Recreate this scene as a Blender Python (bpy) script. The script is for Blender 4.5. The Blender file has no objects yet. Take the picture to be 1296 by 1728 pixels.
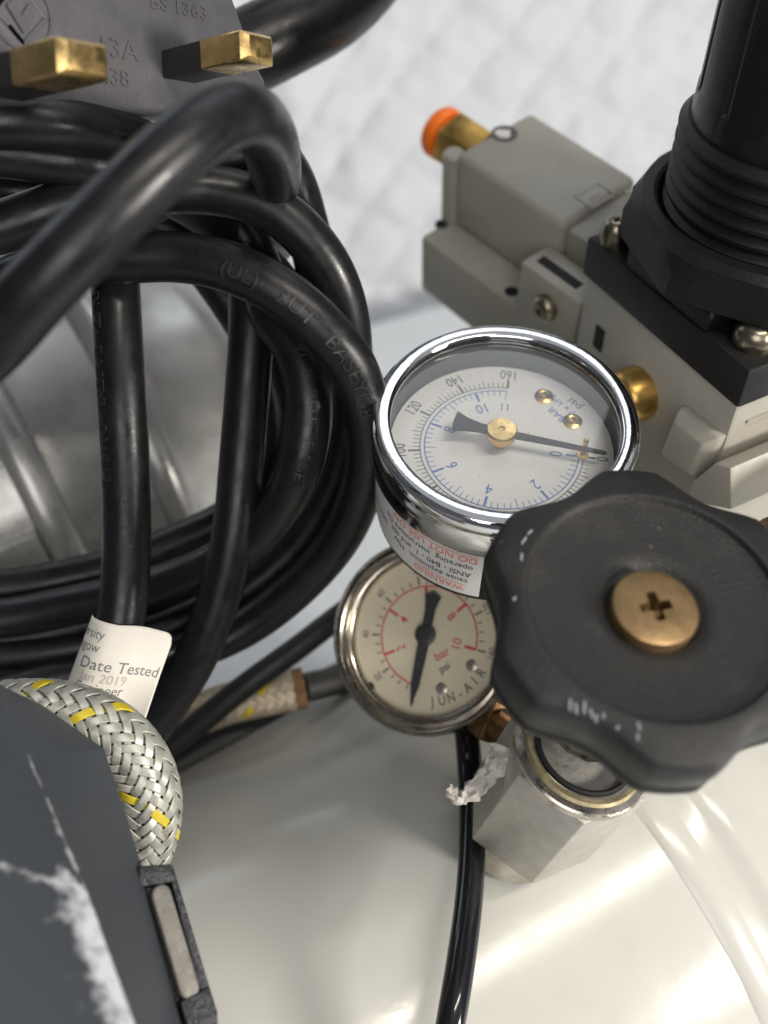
import bpy, math, random
from mathutils import Vector, Matrix, noise
import bmesh
V = Vector
rnd = random.Random(7)
sc = bpy.context.scene
COL = sc.collection
S = 0.001                                   # everything below is written in millimetres

# ------------------------------------------------------------------ camera
PITCH = math.radians(52.0)
FPX, CX, CY = 1780.0, 648.0, 864.0
CAM = V((0, 0, 300))
FW = V((0, math.cos(PITCH), -math.sin(PITCH)))
UP = V((0, math.sin(PITCH), math.cos(PITCH)))
RT = V((1, 0, 0))
cd = bpy.data.cameras.new('camera')
cam = bpy.data.objects.new('camera', cd)
COL.objects.link(cam)
cam.location = CAM * S
cam.rotation_euler = (math.radians(90) - PITCH, 0, 0)
cd.sensor_fit = 'HORIZONTAL'
cd.sensor_width = 36.0
cd.lens = 36.0 * FPX / 1296.0
cd.clip_start = 0.005
cd.clip_end = 20
cd.dof.use_dof = True
cd.dof.focus_distance = 0.166
cd.dof.aperture_fstop = 17.0
cd.dof.aperture_blades = 0
sc.camera = cam

# ------------------------------------------------------------------ world, lamps, exposure
sc.view_settings.view_transform = 'Standard'
sc.view_settings.look = 'None'
sc.view_settings.exposure = 0.08
sc.view_settings.gamma = 1.0
w = bpy.data.worlds.new('World')
sc.world = w
w.use_nodes = True
wb = w.node_tree.nodes['Background']
wb.inputs[0].default_value = (0.80, 0.86, 0.95, 1)
wb.inputs[1].default_value = 0.10


def area(name, loc, target, sx, sy, power, color, roll=0.0):
    l = bpy.data.lights.new(name, 'AREA')
    l.shape = 'RECTANGLE'
    l.size, l.size_y = sx * S, sy * S
    l.energy = power
    l.color = color
    o = bpy.data.objects.new(name, l)
    COL.objects.link(o)
    o.location = V(loc) * S
    d = (V(target) - V(loc)).normalized()
    o.rotation_euler = (d.to_track_quat('-Z', 'Y') @ __import__('mathutils').Quaternion((0, 0, 1), roll)).to_euler()
    return o


# a white ceiling lit evenly, a cool window behind and to the left, a lamp to the right and a fluorescent tube overhead
area('ceiling', (1000, 250, 1500), (1000, 250, 0), 2600, 2400, 5.8, (0.95, 0.97, 1.0))
area('window_light', (-650, 900, 520), (0, 150, 60), 700, 600, 2.4, (0.82, 0.91, 1.0))
area('right_lamp', (660, -260, 400), (40, 80, 110), 140, 140, 5.8, (1.0, 0.95, 0.87))
area('front_fill', (-20, -560, 660), (0, 100, 120), 460, 420, 2.2, (1.0, 0.97, 0.93))  # added fill from the viewer's side, brightens the small gauge's dial
area('bezel_fill', (330, 1120, 1230), (20, 116, 175), 800, 620, 2.3, (0.88, 0.94, 1.0))  # added unseen panel that gives the chrome bezel its white reflection
area('ceiling_tube', (330, -20, 900), (30, 60, 110), 40, 420, 2.3, (1.0, 0.92, 0.80), 0.55)


# ------------------------------------------------------------------ geometry helpers
def P(px, py, d):
    return CAM + d * (FW + (px - CX) / FPX * RT - (py - CY) / FPX * UP)


def ray(px, py):
    return (P(px, py, 1) - CAM)


def proj(p):
    v = p - CAM
    d = v.dot(FW)
    return (CX + FPX * v.dot(RT) / d, CY - FPX * v.dot(UP) / d)


def hitplane(px, py, o, n):
    r = ray(px, py)
    return CAM + r * ((o - CAM).dot(n) / r.dot(n))


def hitcyl(px, py, o, a, R):
    r = ray(px, py)
    rp = r - a * r.dot(a)
    op = (CAM - o) - a * (CAM - o).dot(a)
    A, B, Cc = rp.dot(rp), 2 * rp.dot(op), op.dot(op) - R * R
    D = max(B * B - 4 * A * Cc, 0)
    return CAM + r * ((-B - math.sqrt(D)) / (2 * A))


def axis_from(px, py, ratio, ix, iy):
    r = ray(px, py).normalized()
    wv = ix * RT - iy * UP
    wv = (wv - r * wv.dot(r)).normalized()
    return (-ratio * r + math.sqrt(1 - ratio * ratio) * wv).normalized()


class Fr:
    """a local frame: origin and three axes (mm)"""
    def __init__(s, o, x, y, z=None):
        s.o, s.x, s.y = V(o), V(x).normalized(), V(y).normalized()
        s.z = V(z).normalized() if z is not None else s.x.cross(s.y)

    def __call__(s, x, y, z=0.0):
        return s.o + s.x * x + s.y * y + s.z * z


def frame_z(o, z, xhint):
    z = V(z).normalized()
    x = V(xhint)
    x = (x - z * x.dot(z)).normalized()
    return Fr(o, x, z.cross(x), z)


class MB:
    def __init__(s):
        s.v, s.f, s.m, s.sm = [], [], [], []

    def add(s, vs, fs, mi=0, smooth=False):
        b = len(s.v)
        s.v += [tuple(p) for p in vs]
        for f in fs:
            s.f.append(tuple(b + i for i in f))
            s.m.append(mi)
            s.sm.append(smooth)
        return b

    def lathe(s, fr, prof, n=64, a0=0.0, a1=2 * math.pi, mi=0, smooth=True):
        full = abs(a1 - a0 - 2 * math.pi) < 1e-6
        k = n if full else n + 1
        vs, fs = [], []
        for (r, z) in prof:
            for i in range(k):
                t = a0 + (a1 - a0) * i / n
                vs.append(fr(r * math.cos(t), r * math.sin(t), z))
        for j in range(len(prof) - 1):
            for i in range(n):
                i2 = (i + 1) % k
                fs.append((j * k + i, j * k + i2, (j + 1) * k + i2, (j + 1) * k + i))
        s.add(vs, fs, mi, smooth)
        return s

    def disc(s, fr, r, z, n=64, mi=0, r0=0.0):
        vs = [fr(r * math.cos(2 * math.pi * i / n), r * math.sin(2 * math.pi * i / n), z) for i in range(n)]
        s.add(vs, [tuple(range(n))], mi)
        return s

    def prism(s, fr, poly, z0, z1, mi=0, cap=True, ins=None):
        """poly in the frame's xy, extruded z0..z1; ins = (inset, height) chamfer at z1"""
        n = len(poly)
        rings = [(poly, z0), (poly, z1)]
        if ins:
            c = (sum(p[0] for p in poly) / n, sum(p[1] for p in poly) / n)
            R = max(math.hypot(p[0] - c[0], p[1] - c[1]) for p in poly)
            k = 1 - ins[0] / R
            rings = [(poly, z0), (poly, z1 - ins[1]), ([(c[0] + (p[0] - c[0]) * k, c[1] + (p[1] - c[1]) * k) for p in poly], z1)]
        vs, fs = [], []
        for pl, z in rings:
            vs += [fr(p[0], p[1], z) for p in pl]
        for j in range(len(rings) - 1):
            for i in range(n):
                i2 = (i + 1) % n
                fs.append((j * n + i, j * n + i2, (j + 1) * n + i2, (j + 1) * n + i))
        if cap:
            fs.append(tuple(range(n))[::-1])
            fs.append(tuple(range((len(rings) - 1) * n, len(rings) * n)))
        s.add(vs, fs, mi)
        return s

    def box(s, fr, x0, x1, y0, y1, z0, z1, mi=0):
        return s.prism(fr, [(x0, y0), (x1, y0), (x1, y1), (x0, y1)], z0, z1, mi)

    def tube(s, pts, r, n=20, mi=0, cap=True, up=None):
        T = path_frames(pts, up)
        vs, fs = [], []
        for i, (p, t, nn, b) in enumerate(T):
            rr = r(i / (len(T) - 1)) if callable(r) else r
            for k in range(n):
                a = 2 * math.pi * k / n
                vs.append(p + nn * (rr * math.cos(a)) + b * (rr * math.sin(a)))
        for i in range(len(T) - 1):
            for k in range(n):
                k2 = (k + 1) % n
                fs.append((i * n + k, i * n + k2, (i + 1) * n + k2, (i + 1) * n + k))
        s.add(vs, fs, mi, True)
        if cap:
            s.add(vs[:n], [tuple(range(n))[::-1]], mi)
            s.add(vs[-n:], [tuple(range(n))], mi)
        return s

    def build(s, name, mat, parent=None, bevel=0.0, seg=2, sharp=35, subsurf=0, label=None):
        me = bpy.data.meshes.new(name)
        me.from_pydata([(p[0] * S, p[1] * S, p[2] * S) for p in s.v], [], s.f)
        for m in (mat if isinstance(mat, (list, tuple)) else [mat]):
            me.materials.append(m)
        me.polygons.foreach_set('material_index', s.m)
        bm = bmesh.new()
        bm.from_mesh(me)
        bmesh.ops.remove_doubles(bm, verts=bm.verts, dist=1e-7)
        bmesh.ops.recalc_face_normals(bm, faces=bm.faces)
        if bevel > 0:
            ed = [e for e in bm.edges if len(e.link_faces) == 2 and e.calc_face_angle(0) > math.radians(28)]
            bmesh.ops.bevel(bm, geom=ed, offset=bevel * S, segments=seg, profile=0.5, affect='EDGES', clamp_overlap=True)
        for f in bm.faces:
            f.smooth = True
        for e in bm.edges:
            if len(e.link_faces) == 2:
                e.smooth = e.calc_face_angle(0) < math.radians(sharp)
        bm.to_mesh(me)
        bm.free()
        o = bpy.data.objects.new(name, me)
        COL.objects.link(o)
        if parent is not None:
            root = parent
            o.parent = parent
            o.matrix_parent_inverse = wmat(parent).inverted()
        if label:
            o['label'] = label
        return o


def wmat(o):
    m = Matrix.Translation(o.location)
    if o.parent is not None:
        m = wmat(o.parent) @ o.matrix_parent_inverse @ m
    return m


def catmull(pts, n=12):
    pts = [V(p) for p in pts]
    q = [pts[0] * 2 - pts[1]] + pts + [pts[-1] * 2 - pts[-2]]
    out = []
    for i in range(1, len(q) - 2):
        p0, p1, p2, p3 = q[i - 1], q[i], q[i + 1], q[i + 2]
        for k in range(n):
            t = k / n
            out.append(0.5 * ((2 * p1) + (p2 - p0) * t + (2 * p0 - 5 * p1 + 4 * p2 - p3) * t * t + (3 * p1 - p0 - 3 * p2 + p3) * t ** 3))
    out.append(pts[-1])
    return out


def px_path(tr, n=12):
    return catmull([P(*t) for t in tr], n)


def path_frames(pts, up=None):
    out = []
    nn = None
    for i, p in enumerate(pts):
        t = (pts[min(i + 1, len(pts) - 1)] - pts[max(i - 1, 0)]).normalized()
        if nn is None:
            u = V(up) if up is not None else (CAM - p)
            nn = (u - t * u.dot(t)).normalized()
        else:
            nn = (nn - t * nn.dot(t)).normalized()
        out.append((p, t, nn, t.cross(nn)))
    return out


def thing(name, label, cat, loc, group=None):
    o = bpy.data.objects.new(name, None)
    COL.objects.link(o)
    o.empty_display_size = 0.01
    o.location = V(loc) * S
    o['label'] = label
    o['category'] = cat
    if group:
        o['group'] = group
    return o


def tag(o, label, cat, group=None):
    o['label'] = label
    o['category'] = cat
    if group:
        o['group'] = group
    return o


_gl = {}


def glyphs(txt, size, extrude=0.0, align='CENTER', bold=0.0):
    key = (txt, size, extrude, align, bold)
    if key in _gl:
        return _gl[key]
    c = bpy.data.curves.new('lettering', 'FONT')
    c.body = txt
    c.size = size / 0.73            # size = height of a capital
    c.align_x = align
    c.align_y = 'CENTER'
    c.extrude = extrude
    c.resolution_u = 3
    c.offset = bold
    o = bpy.data.objects.new('lettering', c)
    me = bpy.data.meshes.new_from_object(o)
    r = ([tuple(v.co) for v in me.vertices], [tuple(p.vertices) for p in me.polygons])
    bpy.data.objects.remove(o)
    bpy.data.meshes.remove(me)
    bpy.data.curves.remove(c)
    _gl[key] = r
    return r


def put_text(mb, txt, size, fn, extrude=0.0, align='CENTER', sx=1.0, mi=0, bold=0.0):
    vs, fs = glyphs(txt, size, extrude, align, bold)
    if vs:
        mb.add([fn(x * sx, y, z) for x, y, z in vs], fs, mi)


# ------------------------------------------------------------------ materials
def mat(name, base, rough=0.5, metal=0.0, bump=(0, 0), var=0.0, vscale=300, coat=0.0, specks=None, rvar=0.0, spec=0.5, stretch=None, dust=None):
    """bump = (scale per metre, strength); var mottles the colour; specks = (scale, threshold, colour): dust and chips"""
    m = bpy.data.materials.new(name)
    m.use_nodes = True
    nt = m.node_tree
    N, L = nt.nodes, nt.links
    b = N['Principled BSDF']
    b.inputs['Base Color'].default_value = (*base, 1)
    b.inputs['Roughness'].default_value = rough
    b.inputs['Metallic'].default_value = metal
    b.inputs['Specular IOR Level'].default_value = spec
    if coat:
        b.inputs['Coat Weight'].default_value = coat
        b.inputs['Coat Roughness'].default_value = 0.08
    tc = N.new('ShaderNodeTexCoord')
    src = tc.outputs['Object']
    if stretch:
        mp = N.new('ShaderNodeMapping')
        mp.inputs['Scale'].default_value = stretch
        L.new(src, mp.inputs['Vector'])
        src = mp.outputs['Vector']

    def nz(scale, detail=4.0, rough_=0.6):
        n = N.new('ShaderNodeTexNoise')
        n.inputs['Scale'].default_value = scale
        n.inputs['Detail'].default_value = detail
        n.inputs['Roughness'].default_value = rough_
        L.new(src, n.inputs['Vector'])
        return n
    col = None
    if var > 0:
        n = nz(vscale)
        r = N.new('ShaderNodeMapRange')
        r.inputs['From Min'].default_value = 0.3
        r.inputs['From Max'].default_value = 0.7
        r.inputs['To Min'].default_value = 1 - var
        r.inputs['To Max'].default_value = 1 + var
        L.new(n.outputs[0], r.inputs['Value'])
        mx = N.new('ShaderNodeVectorMath')
        mx.operation = 'SCALE'
        mx.inputs[0].default_value = base
        L.new(r.outputs[0], mx.inputs['Scale'])
        col = mx.outputs[0]
    for sp in ([specks] if specks else []) + ([dust] if dust else []):
        n = nz(sp[0], 3.0)
        r = N.new('ShaderNodeMapRange')
        r.inputs['From Min'].default_value = sp[1]
        r.inputs['From Max'].default_value = sp[1] + (sp[3] if len(sp) > 3 else 0.04)
        r.inputs['To Max'].default_value = sp[4] if len(sp) > 4 else 1.0
        L.new(n.outputs[0], r.inputs['Value'])
        mx = N.new('ShaderNodeMix')
        mx.data_type = 'RGBA'
        L.new(r.outputs[0], mx.inputs['Factor'])
        if col is not None:
            L.new(col, mx.inputs[6])
        else:
            mx.inputs[6].default_value = (*base, 1)
        mx.inputs[7].default_value = (*sp[2], 1)
        col = mx.outputs[2]
    if col is not None:
        L.new(col, b.inputs['Base Color'])
    if rvar > 0:
        n = nz(vscale * 1.7)
        r = N.new('ShaderNodeMapRange')
        r.inputs['From Min'].default_value = 0.3
        r.inputs['From Max'].default_value = 0.7
        r.inputs['To Min'].default_value = max(0.02, rough - rvar)
        r.inputs['To Max'].default_value = min(1, rough + rvar)
        L.new(n.outputs[0], r.inputs['Value'])
        L.new(r.outputs[0], b.inputs['Roughness'])
    if bump[1] > 0:
        n = nz(bump[0], 3.0)
        bp = N.new('ShaderNodeBump')
        bp.inputs['Strength'].default_value = bump[1]
        bp.inputs['Distance'].default_value = 0.0006
        L.new(n.outputs[0], bp.inputs['Height'])
        L.new(bp.outputs[0], b.inputs['Normal'])
    return m


M = dict(
    rubber=mat('black_cable_rubber', (0.0075, 0.0075, 0.009), 0.35, spec=0.45, bump=(900, 0.06), rvar=0.10, vscale=180, specks=(1500, 0.735, (0.16, 0.15, 0.14), 0.05, 0.7), dust=(160, 0.60, (0.022, 0.021, 0.021), 0.2, 0.7)),
    rubber_dull=mat('dull_black_rubber', (0.012, 0.012, 0.013), 0.5, bump=(1400, 0.1), rvar=0.08),
    emboss=mat('embossed_rubber', (0.022, 0.022, 0.023), 0.36),
    plastic=mat('black_grained_plastic', (0.016, 0.0152, 0.015), 0.48, bump=(2600, 0.36), rvar=0.12, vscale=120, specks=(1000, 0.70, (0.17, 0.155, 0.14), 0.05, 0.85), dust=(110, 0.52, (0.030, 0.028, 0.026), 0.2, 0.8)),
    knobplastic=mat('satin_black_plastic', (0.007, 0.007, 0.008), 0.36, bump=(2200, 0.05), rvar=0.06, specks=(1300, 0.72, (0.12, 0.11, 0.10), 0.05, 0.7)),
    capplastic=mat('matt_black_plastic', (0.0075, 0.007, 0.0075), 0.5, spec=0.35, bump=(2600, 0.2), specks=(1200, 0.71, (0.13, 0.12, 0.10), 0.05, 0.7)),
    lineprint=mat('thin_grey_line', (0.06, 0.055, 0.05), 0.6),
    chrome=mat('scuffed_chrome', (0.78, 0.78, 0.79), 0.07, 1.0, bump=(1200, 0.03), rvar=0.05, vscale=500),
    nickel=mat('dull_nickel', (0.56, 0.52, 0.46), 0.30, 1.0, bump=(900, 0.10), var=0.15, vscale=300, rvar=0.12),
    agedchrome=mat('tarnished_chrome', (0.50, 0.45, 0.38), 0.24, 1.0, var=0.25, vscale=160, rvar=0.10),
    steel=mat('brushed_steel', (0.60, 0.575, 0.53), 0.58, 1.0, bump=(1500, 0.12), var=0.08, rvar=0.08),
    screw=mat('dull_plated_screw', (0.30, 0.265, 0.20), 0.3, 1.0, bump=(900, 0.12), var=0.2, vscale=500),
    brass=mat('brass', (0.60, 0.37, 0.11), 0.34, 1.0, bump=(1200, 0.05), var=0.1, vscale=250, rvar=0.08),
    goldbrass=mat('polished_brass', (0.76, 0.53, 0.22), 0.30, 1.0, bump=(1300, 0.08), var=0.18, vscale=350, rvar=0.1),
    oldbrass=mat('bronzed_screw', (0.30, 0.20, 0.10), 0.46, 0.9, bump=(700, 0.10), var=0.25, vscale=220, rvar=0.1),
    brownbrass=mat('browned_brass', (0.26, 0.15, 0.075), 0.42, 1.0, bump=(700, 0.15), var=0.35, vscale=250),
    dark=mat('dark_gap', (0.006, 0.006, 0.006), 0.7),
    dial=mat('white_dial_enamel', (0.86, 0.85, 0.825), 0.45, var=0.02, vscale=120, specks=(2600, 0.765, (0.25, 0.24, 0.22), 0.02, 0.8)),
    dialcream=mat('cream_dial_enamel', (0.86, 0.78, 0.58), 0.5, var=0.03, vscale=100),
    blackink=mat('grey_black_ink', (0.10, 0.10, 0.105), 0.6),
    blueink=mat('blue_ink', (0.10, 0.22, 0.52), 0.6),
    redink=mat('red_ink', (0.72, 0.06, 0.07), 0.6),
    orangeink=mat('orange_red_ink', (0.85, 0.20, 0.11), 0.6),
    labelblack=mat('label_black_ink', (0.02, 0.02, 0.02), 0.6),
    tagink=mat('faded_grey_ink', (0.20, 0.21, 0.22), 0.7),
    pencil=mat('pale_pencil', (0.52, 0.50, 0.47), 0.7),
    sticker=mat('white_sticker', (0.80, 0.78, 0.76), 0.5, var=0.03, vscale=150),
    tagpaper=mat('ivory_tag_paper', (0.80, 0.76, 0.69), 0.6, bump=(400, 0.08), var=0.03, vscale=120),
    needle=mat('black_needle_paint', (0.035, 0.034, 0.036), 0.45, specks=(2600, 0.70, (0.4, 0.38, 0.35), 0.05, 0.8)),
    greypaint=mat('warm_grey_paint', (0.375, 0.355, 0.305), 0.42, bump=(1500, 0.14), var=0.07, vscale=90, rvar=0.08, specks=(1100, 0.73, (0.16, 0.14, 0.11), 0.04, 0.6)),
    orange=mat('orange_plastic', (1.0, 0.20, 0.012), 0.4),
    tank=mat('white_tank_enamel', (0.55, 0.545, 0.505), 0.19, bump=(420, 0.035), var=0.02, vscale=40, rvar=0.05, specks=(900, 0.735, (0.34, 0.32, 0.28), 0.04, 0.6), dust=(60, 0.56, (0.50, 0.485, 0.44), 0.2, 0.6)),
    shell=mat('silver_paint', (0.43, 0.425, 0.41), 0.31, 0.55, bump=(220, 0.05), var=0.10, vscale=70, rvar=0.08),
    board=mat('white_board', (0.74, 0.77, 0.80), 0.5, var=0.03, vscale=15),
    cloth=mat('white_quilted_cotton', (0.68, 0.705, 0.745), 0.95, bump=(700, 0.3), var=0.05, vscale=60, spec=0.1),
    plug=mat('grey_black_plug_plastic', (0.085, 0.083, 0.092), 0.38, bump=(1600, 0.12), var=0.15, vscale=150, rvar=0.08),
    sleeve=mat('black_pin_sleeve', (0.02, 0.02, 0.018), 0.4, bump=(1500, 0.1)),
    braid=mat('grey_braid_wire', (0.43, 0.43, 0.39), 0.42, 0.25, bump=(900, 0.05), var=0.28, vscale=350, dust=(420, 0.56, (0.16, 0.14, 0.11), 0.12, 0.75)),
    braidrust=mat('rusty_braid_wire', (0.52, 0.44, 0.33), 0.5, 0.2, var=0.3, vscale=200),
    rust=mat('rusted_ferrule', (0.20, 0.11, 0.05), 0.75, 0.3, bump=(600, 0.4), var=0.4, vscale=220),
    yellow=mat('yellow_tracer', (0.66, 0.53, 0.03), 0.5, var=.15, vscale=500),
    hosecore=mat('dark_hose_core', (0.03, 0.028, 0.025), 0.6),
    tape=mat('white_thread_tape', (0.62, 0.58, 0.52), 0.6, bump=(900, 0.3), var=0.12, vscale=300),
    insert=mat('weathered_metal_strip', (0.20, 0.19, 0.17), 0.55, 0.3, bump=(700, 0.35), var=0.2, vscale=260, specks=(500, 0.66, (0.20, 0.08, 0.05), 0.04, 0.6)),
    redglint=mat('red_reflection', (0.5, 0.03, 0.01), 0.4),  # colour of the reddish reflection painted on the thick hose
)


def cover_material():
    """slate grey moulded cover, paint rubbed white where the stored 'edge' distance (mm) is small"""
    m = mat('slate_cover_paint', (0.044, 0.050, 0.060), 0.5, bump=(2200, 0.25))
    nt = m.node_tree
    N, L = nt.nodes, nt.links
    b = N['Principled BSDF']
    at = N.new('ShaderNodeAttribute')
    at.attribute_name = 'edge'
    tc = N.new('ShaderNodeTexCoord')
    n1 = N.new('ShaderNodeTexNoise')
    n1.inputs['Scale'].default_value = 430
    n1.inputs['Detail'].default_value = 5
    L.new(tc.outputs['Object'], n1.inputs['Vector'])
    mr = N.new('ShaderNodeMapRange')
    mr.inputs['From Min'].default_value = 0.33
    mr.inputs['From Max'].default_value = 0.72
    mr.inputs['To Min'].default_value = 0.5
    mr.inputs['To Max'].default_value = 1.5
    L.new(n1.outputs[0], mr.inputs['Value'])
    sub = N.new('ShaderNodeMath')
    sub.operation = 'SUBTRACT'
    L.new(mr.outputs[0], sub.inputs[0])
    L.new(at.outputs['Fac'], sub.inputs[1])
    st = N.new('ShaderNodeMapRange')
    st.inputs['From Min'].default_value = 0.0
    st.inputs['From Max'].default_value = 0.9
    L.new(sub.outputs[0], st.inputs['Value'])
    mx = N.new('ShaderNodeMix')
    mx.data_type = 'RGBA'
    mx.inputs[6].default_value = (0.044, 0.050, 0.060, 1)
    mx.inputs[7].default_value = (0.60, 0.61, 0.64, 1)
    L.new(st.outputs[0], mx.inputs['Factor'])
    L.new(mx.outputs[2], b.inputs['Base Color'])
    return m


def glass_material():
    m = bpy.data.materials.new('clear_lens')
    m.use_nodes = True
    nt = m.node_tree
    nt.nodes.clear()
    out = nt.nodes.new('ShaderNodeOutputMaterial')
    mix = nt.nodes.new('ShaderNodeMixShader')
    fr = nt.nodes.new('ShaderNodeFresnel')
    fr.inputs['IOR'].default_value = 1.3
    tr = nt.nodes.new('ShaderNodeBsdfTransparent')
    gl = nt.nodes.new('ShaderNodeBsdfGlossy')
    gl.inputs['Roughness'].default_value = 0.02
    nt.links.new(fr.outputs[0], mix.inputs[0])
    nt.links.new(tr.outputs[0], mix.inputs[1])
    nt.links.new(gl.outputs[0], mix.inputs[2])
    tc = nt.nodes.new('ShaderNodeTexCoord')
    n1 = nt.nodes.new('ShaderNodeTexNoise')
    n1.inputs['Scale'].default_value = 1500
    nt.links.new(tc.outputs['Object'], n1.inputs['Vector'])
    r1 = nt.nodes.new('ShaderNodeMapRange')
    r1.inputs['From Min'].default_value = 0.68
    r1.inputs['From Max'].default_value = 0.76
    r1.inputs['To Min'].default_value = 0.015
    r1.inputs['To Max'].default_value = 0.30
    nt.links.new(n1.outputs[0], r1.inputs['Value'])
    df_ = nt.nodes.new('ShaderNodeBsdfDiffuse')
    df_.inputs['Color'].default_value = (.75, .73, .70, 1)
    m2 = nt.nodes.new('ShaderNodeMixShader')
    nt.links.new(r1.outputs[0], m2.inputs[0])
    nt.links.new(mix.outputs[0], m2.inputs[1])
    nt.links.new(df_.outputs[0], m2.inputs[2])
    nt.links.new(m2.outputs[0], out.inputs[0])
    return m


M['cover'] = cover_material()
M['glass'] = glass_material()


def hexagon(r, rot=0.0, n=6):
    return [(r * math.cos(rot + 2 * math.pi * i / n), r * math.sin(rot + 2 * math.pi * i / n)) for i in range(n)]


def rounded(x0, x1, y0, y1, r, k=5):
    out = []
    for cx, cy, a in ((x1 - r, y1 - r, 0), (x0 + r, y1 - r, 90), (x0 + r, y0 + r, 180), (x1 - r, y0 + r, 270)):
        for i in range(k + 1):
            t = math.radians(a + 90 * i / k)
            out.append((cx + r * math.cos(t), cy + r * math.sin(t)))
    return out


Z = V((0, 0, 1))

# ================================================================== THE SETTING
# tank axis and place: its upper outline and the foot of the valve fix it
TR = 72.0
_n = ray(310, 1290).cross(ray(560, 1150)).normalized()
if _n.z < 0:
    _n = -_n
TA = _n.cross(Z).normalized()
if TA.x < 0:
    TA = -TA
_m = TA.cross(_n)
if _m.y < 0:
    _m = -_m
best = None
for k in range(150, 420):
    o_ = CAM + _m * k - _n * TR
    r_ = ray(900, 1440)
    rp_ = r_ - TA * r_.dot(TA)
    op_ = (CAM - o_) - TA * (CAM - o_).dot(TA)
    A_, B_, C_ = rp_.dot(rp_), 2 * rp_.dot(op_), op_.dot(op_) - TR * TR
    if B_ * B_ < 4 * A_ * C_:
        continue
    d_ = (-B_ - math.sqrt(B_ * B_ - 4 * A_ * C_)) / (2 * A_)
    if best is None or abs(d_ - 190) < best[0]:
        best = (abs(d_ - 190), o_)
TO = best[1]
TO = TO - TA * TO.dot(TA)                    # axis point with s = 0
BOARD_Z = TO.z - TR
TSIDE = Z.cross(TA)                          # points away from the camera
tfr = Fr(TO, TSIDE.cross(TA) * -1, TSIDE, TA)
tfr = Fr(TO, TSIDE, Z, TA)


def tank_s(px, py):
    return hitcyl(px, py, TO, TA, TR).dot(TA)


# white board under everything, quilted cloth hanging behind it
e0 = hitplane(630, 545, V((0, 0, BOARD_Z)), Z)
e1 = hitplane(760, 510, V((0, 0, BOARD_Z)), Z)
ed = (e1 - e0).normalized()
bk = V((-ed.y, ed.x, 0))
if bk.y < 0:
    bk = -bk
bfr = Fr(e0, ed, bk, Z)
b = MB()
b.box(bfr, -700, 700, -750, 0, -18, 0)
o = b.build('floor_board', M['board'], bevel=1.5)
o['kind'] = 'structure'

cfr = Fr(e0 + bk * 30 - Z * 30, ed, (bk * 0.62 + Z * 0.78), None)
b = MB()
NU, NV = 300, 240
vs = []
for j in range(NV + 1):
    for i in range(NU + 1):
        u = -420 + 900 * i / NU
        v = -30 + 700 * j / NV
        wu = u + 9 * noise.noise((u * .012, v * .012, 3))
        wv = v + 9 * noise.noise((u * .012, v * .012, 9))
        p, q = (wu * 0.80 + wv) / 34.0, (wu * 0.80 - wv) / 34.0
        fp, fq = min(1, abs(p - round(p)) * 2), min(1, abs(q - round(q)) * 2)
        h = 5.5 * (1 - (1 - fp) ** 4) ** 0.7 * (1 - (1 - fq) ** 4) ** 0.7
        h += 4.0 * noise.noise((u * .05, v * .022, 1)) + 9 * noise.noise((u * .008, v * .008, 5)) + 1.5 * noise.noise((u * .13, v * .08, 2)) + 0.6 * noise.noise((u * .3, v * .2, 4))
        vs.append(cfr(u, v, h))
fs = [(j * (NU + 1) + i, j * (NU + 1) + i + 1, (j + 1) * (NU + 1) + i + 1, (j + 1) * (NU + 1) + i) for j in range(NV) for i in range(NU)]
b.add(vs, fs, 0, True)
o = b.build('cloth_backdrop', M['cloth'], sharp=180)
o['kind'] = 'structure'

# ================================================================== AIR TANK
s_r = tank_s(1158, 1492)
t = thing('air_tank', 'large glossy off-white cylindrical air tank under the valves, raised weld band at its right end', 'air tank', TO + TA * (s_r - 150) - Z * TR)
b = MB()
b.lathe(tfr, [(TR - 6, s_r - 330), (TR, s_r - 322), (TR, s_r)], 160)
b.build('tank_body', M['tank'], t)
b = MB()
pr = []
for i in range(13):
    a = math.pi * i / 12
    pr.append((TR - 0.25 + 1.05 * math.sin(a) ** 1.3, s_r + 3.2 - 3.6 * math.cos(a)))
b.lathe(tfr, pr, 160)
b.build('weld_band', M['tank'], t)
b = MB()
pr = [(TR, s_r), (TR + 0.2, s_r + 6), (TR + 0.2, s_r + 9), (TR + 0.5, s_r + 10.5), (TR + 1.1, s_r + 12), (TR + 1.3, s_r + 13.5), (TR + 1.1, s_r + 15), (TR + 0.4, s_r + 16.5), (TR - .2, s_r + 18), (TR - 1, s_r + 21)]
for i in range(1, 15):
    a = math.pi / 2 * i / 14
    pr.append(((TR - 1) * math.cos(a) if i < 14 else 0.01, s_r + 21 + 34 * math.sin(a)))
b.lathe(tfr, pr, 160)
b.build('tank_end', M['tank'], t)

# ================================================================== COMPRESSOR SHELL (behind the cord)
CR = 58.0
CO = P(150, 770, 292)
CO = CO - TA * CO.dot(TA)
cf = Fr(CO, TSIDE, Z, TA)


def comp_s(px, py):
    return hitcyl(px, py, CO, TA, CR).dot(TA)


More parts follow.
